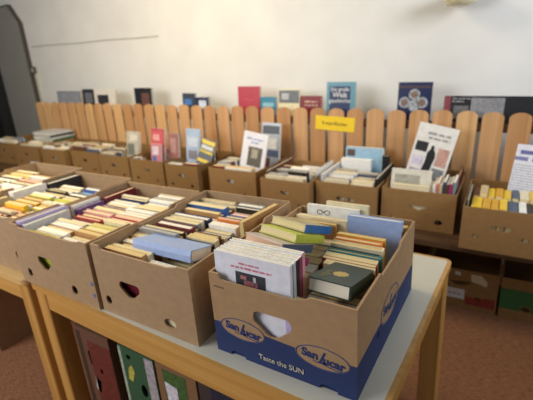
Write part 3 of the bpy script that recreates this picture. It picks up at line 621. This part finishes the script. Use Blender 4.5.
# B4
X4 = -2.06
carton(T(X4, .704, ZT), .465, .575, .243, M_CARD, 'plain brown box with black patterned album, second from the left', holes_f=[oval(.418, .082, .019, .02), heart(.25, .112, .04, .026), oval(.08, .05, .014, .016)], notch=(.05, .42, .010), group=GX)
P = T(X4, .704, ZT); D4_ = 'box with black album'
along(-2.025, .735, .90, .975, .03, 'beige', 'c', 'beige hardback lengthwise at front left, before the white one')
along(-2.020, .91, 1.075, .990, .040, 'white', 'w', 'thick white hardback lengthwise before the black album')
along(-2.018, 1.085, 1.268, .980, .044, '#2b2c33', 'g', 'black patterned album lengthwise at the rear left corner')
column(P, .092, .272, .012, .56, .0065, ['cream', 'red c', 'cream', 'maroon c', 'cream c', 'beige', 'orange p', 'yellow y 24 6', 'white w', 'orange y', 'mustard y', 'tan y', 'cream', 'lime c 22 4', 'white w', 'brown', 'cream', 'black', 'white w', 'cream', 'white', 'beige'], .214, 'left row', D4_, GB, 5, 411)
column(P, .278, .456, .012, .56, .0065, ['cream', 'tan', 'red c', 'cream', 'brown', 'cream', 'teal c', 'yellow w', 'mustard y 26', 'cream', 'white w', 'lime c 26', 'lime y', 'brown c', 'cream', 'black', 'white w', 'cream', 'skyblue w', 'blue w 26', 'yellow'], .212, 'right row', D4_, GB, 5, 412)
# B5
X5 = -2.55
carton(T(X5, .765, ZT), .478, .575, .243, M_CARD, 'plain brown box at the left edge, cut by the picture frame', notch=(.05, .42, .010), group=GX)
P = T(X5, .765, ZT); D5 = 'leftmost near box'
column(P, .010, .235, .012, .56, .0065, ['green c', 'white w', 'red c', 'white w', 'cream', 'grey w', 'white w', 'cream', 'red p', 'white', 'mustard y', 'black c', 'white w', 'cream', 'black', 'grey', 'cream', 'yellow c', 'brown', 'cream'], .22, 'left row', D5, GB, 5, 511)
column(P, .242, .468, .012, .56, .0065, ['cream', 'tan', 'red c 26', 'teal c 24', 'white w 28', 'white w 26', 'cream c', 'tan c 24', 'cream', 'white w 22', 'white w', 'black c', 'cream', 'black c', 'salmon p 22', 'cream c 22', 'black', 'white w', 'brown'], .218, 'right row', D5, GB, 5, 512)

# ------------------------------------------------------------ boxes standing on end below the table
def upright(x0, x1, y0, label, base, parts, h=.57, d=.40, holes=()):
    bm = bmesh.new(); w_ = x1-x0; t_ = .006
    plate(bm, [[(0, 0), (w_, 0), (w_, h), (0, h)]]+list(holes), t_, I4)
    box(bm, 0, t_, t_, d, 0, h); box(bm, w_-t_, w_, t_, d, 0, h); box(bm, t_, w_-t_, t_, d, h-t_, h); box(bm, t_, w_-t_, t_, d, 0, t_); box(bm, t_, w_-t_, d*.4, d*.4+t_, t_, h-t_)
    fixn(bm); o = link('upended_fruit_box', bm, base, None); o.matrix_world = T(x0, y0, .0005); tag(o, label, 'box', 'upended boxes below the table')
    for q_ in parts: blob(o, q_[0], q_[1], mat(q_[2], .55, .2, 50), *q_[3:])
    return o
def rq(x0, x1, z0, z1): return [(x0, z0), (x1, z0), (x1, z1), (x0, z1)]
upright(-1.405, -1.20, .72, 'upended box with dark red and brown print, leftmost below the table', cardboard('#6d4630'),
        [('red_print', rq(.07, .203, .22, .52), '#66261e'), ('dark_print', rq(.005, .03, .1, .55), '#3a2e22'), ('white_label', [(.06, .28), (.085, .265), (.10, .33), (.07, .35)], '#cfc8bc'), ('white_label', rq(.115, .13, .38, .4), '#d8d2c6')], holes=[[(.06, .40), (.075, .39), (.085, .45), (.07, .475), (.055, .46)], oval(.15, .3, .012, .02)])
u2 = upright(-1.145, -.965, .72, 'upended green box with yellow marks and white edge, below the table', cardboard('#2f5a3a'),
        [('white_edge', rq(.135, .178, .02, .56), '#aaa4a8'), ('yellow_mark', [(.03, .43), (.05, .42), (.07, .47), (.06, .5), (.04, .48)], '#b8b04a'), ('yellow_mark', [(.04, .26), (.07, .27), (.075, .32), (.05, .33)], '#c8c040'), ('pale_edge', rq(.0005, .014, .02, .565), '#a8b4a0')], holes=[oval(.105, .40, .016, .03), oval(.05, .53, .012, .012)])
u3 = upright(-.955, -.775, .72, 'upended brown and green box with white note, below the table', cardboard('#8a6440'),
        [('green_print', rq(.03, .135, .02, .55), '#3e6230'), ('white_note', [(.045, .28), (.09, .27), (.09, .49), (.035, .50)], '#d6d2dc', -.0018)])
upright(-.765, -.55, .72, 'upended dark navy and brown box, right of the white note', cardboard('#3f3430'), [('navy_print', rq(.05, .21, .02, .56), '#1f2740')], holes=[oval(.13, .47, .03, .025)])
cb_ = carton(T(-2.86, .80, .0005), .44, .5, .40, cardboard('#a88560'), 'tall brown box on the carpet below the left table')

# ------------------------------------------------------------ light
wd = bpy.data.worlds.new('room_light'); sc.world = wd; wd.use_nodes = True
bg = wd.node_tree.nodes['Background']; bg.inputs[0].default_value = (.92, .94, 1.0, 1); bg.inputs[1].default_value = .22
def area(name, loc, target, sx, sy, e, c, spread=180):
    l = bpy.data.lights.new(name, 'AREA'); l.shape = 'RECTANGLE'; l.size = sx; l.size_y = sy; l.energy = e; l.color = c
    o = bpy.data.objects.new(name, l); COL.objects.link(o); o.location = loc
    o.rotation_euler = (Vector(target)-Vector(loc)).to_track_quat('-Z', 'Y').to_euler(); l.spread = rad(spread); return o
area('unseen_daylight', (-3.0, -1.5, 2.3), (-.9, 1.4, .8), 2.2, 1.5, 98, (.97, .98, 1.0))  # unseen key area light from front left, no window is built
area('unseen_daylight', (2.4, 1.2, 2.5), (-1.2, 3.2, 1.7), 1.2, 1.4, 30, (.86, .92, 1.0), 95)  # added unseen area light, narrowed to brighten the back wall and spare the floor
area('ceiling_lamp', (-2.4, 1.3, 2.9), (-2.6, 1.6, 0), 1.5, .5, 62, (1.0, .83, .54))

# ------------------------------------------------------------ camera
cam = bpy.data.cameras.new('camera'); co = bpy.data.objects.new('camera', cam); COL.objects.link(co); sc.camera = co
cam.sensor_width = 36; cam.lens = 405/533*36; cam.clip_start = .02
Rr = ((0.85236112, 0.11570513, -0.50999298), (0.51860657, -0.31250105, 0.79585823), (-0.06728846, -0.94284432, -0.32636919))
co.matrix_world = Matrix(((Rr[0][0], -Rr[0][1], -Rr[0][2], 0), (Rr[1][0], -Rr[1][1], -Rr[1][2], 0), (Rr[2][0], -Rr[2][1], -Rr[2][2], 1.5), (0, 0, 0, 1)))
cam.dof.use_dof = True; cam.dof.focus_distance = .98; cam.dof.aperture_fstop = 3.1
vs = sc.view_settings; vs.view_transform = 'Standard'; vs.look = 'None'; vs.gamma = 1; vs.exposure = -0.13
try: vs.use_curve_mapping = False
except Exception: pass
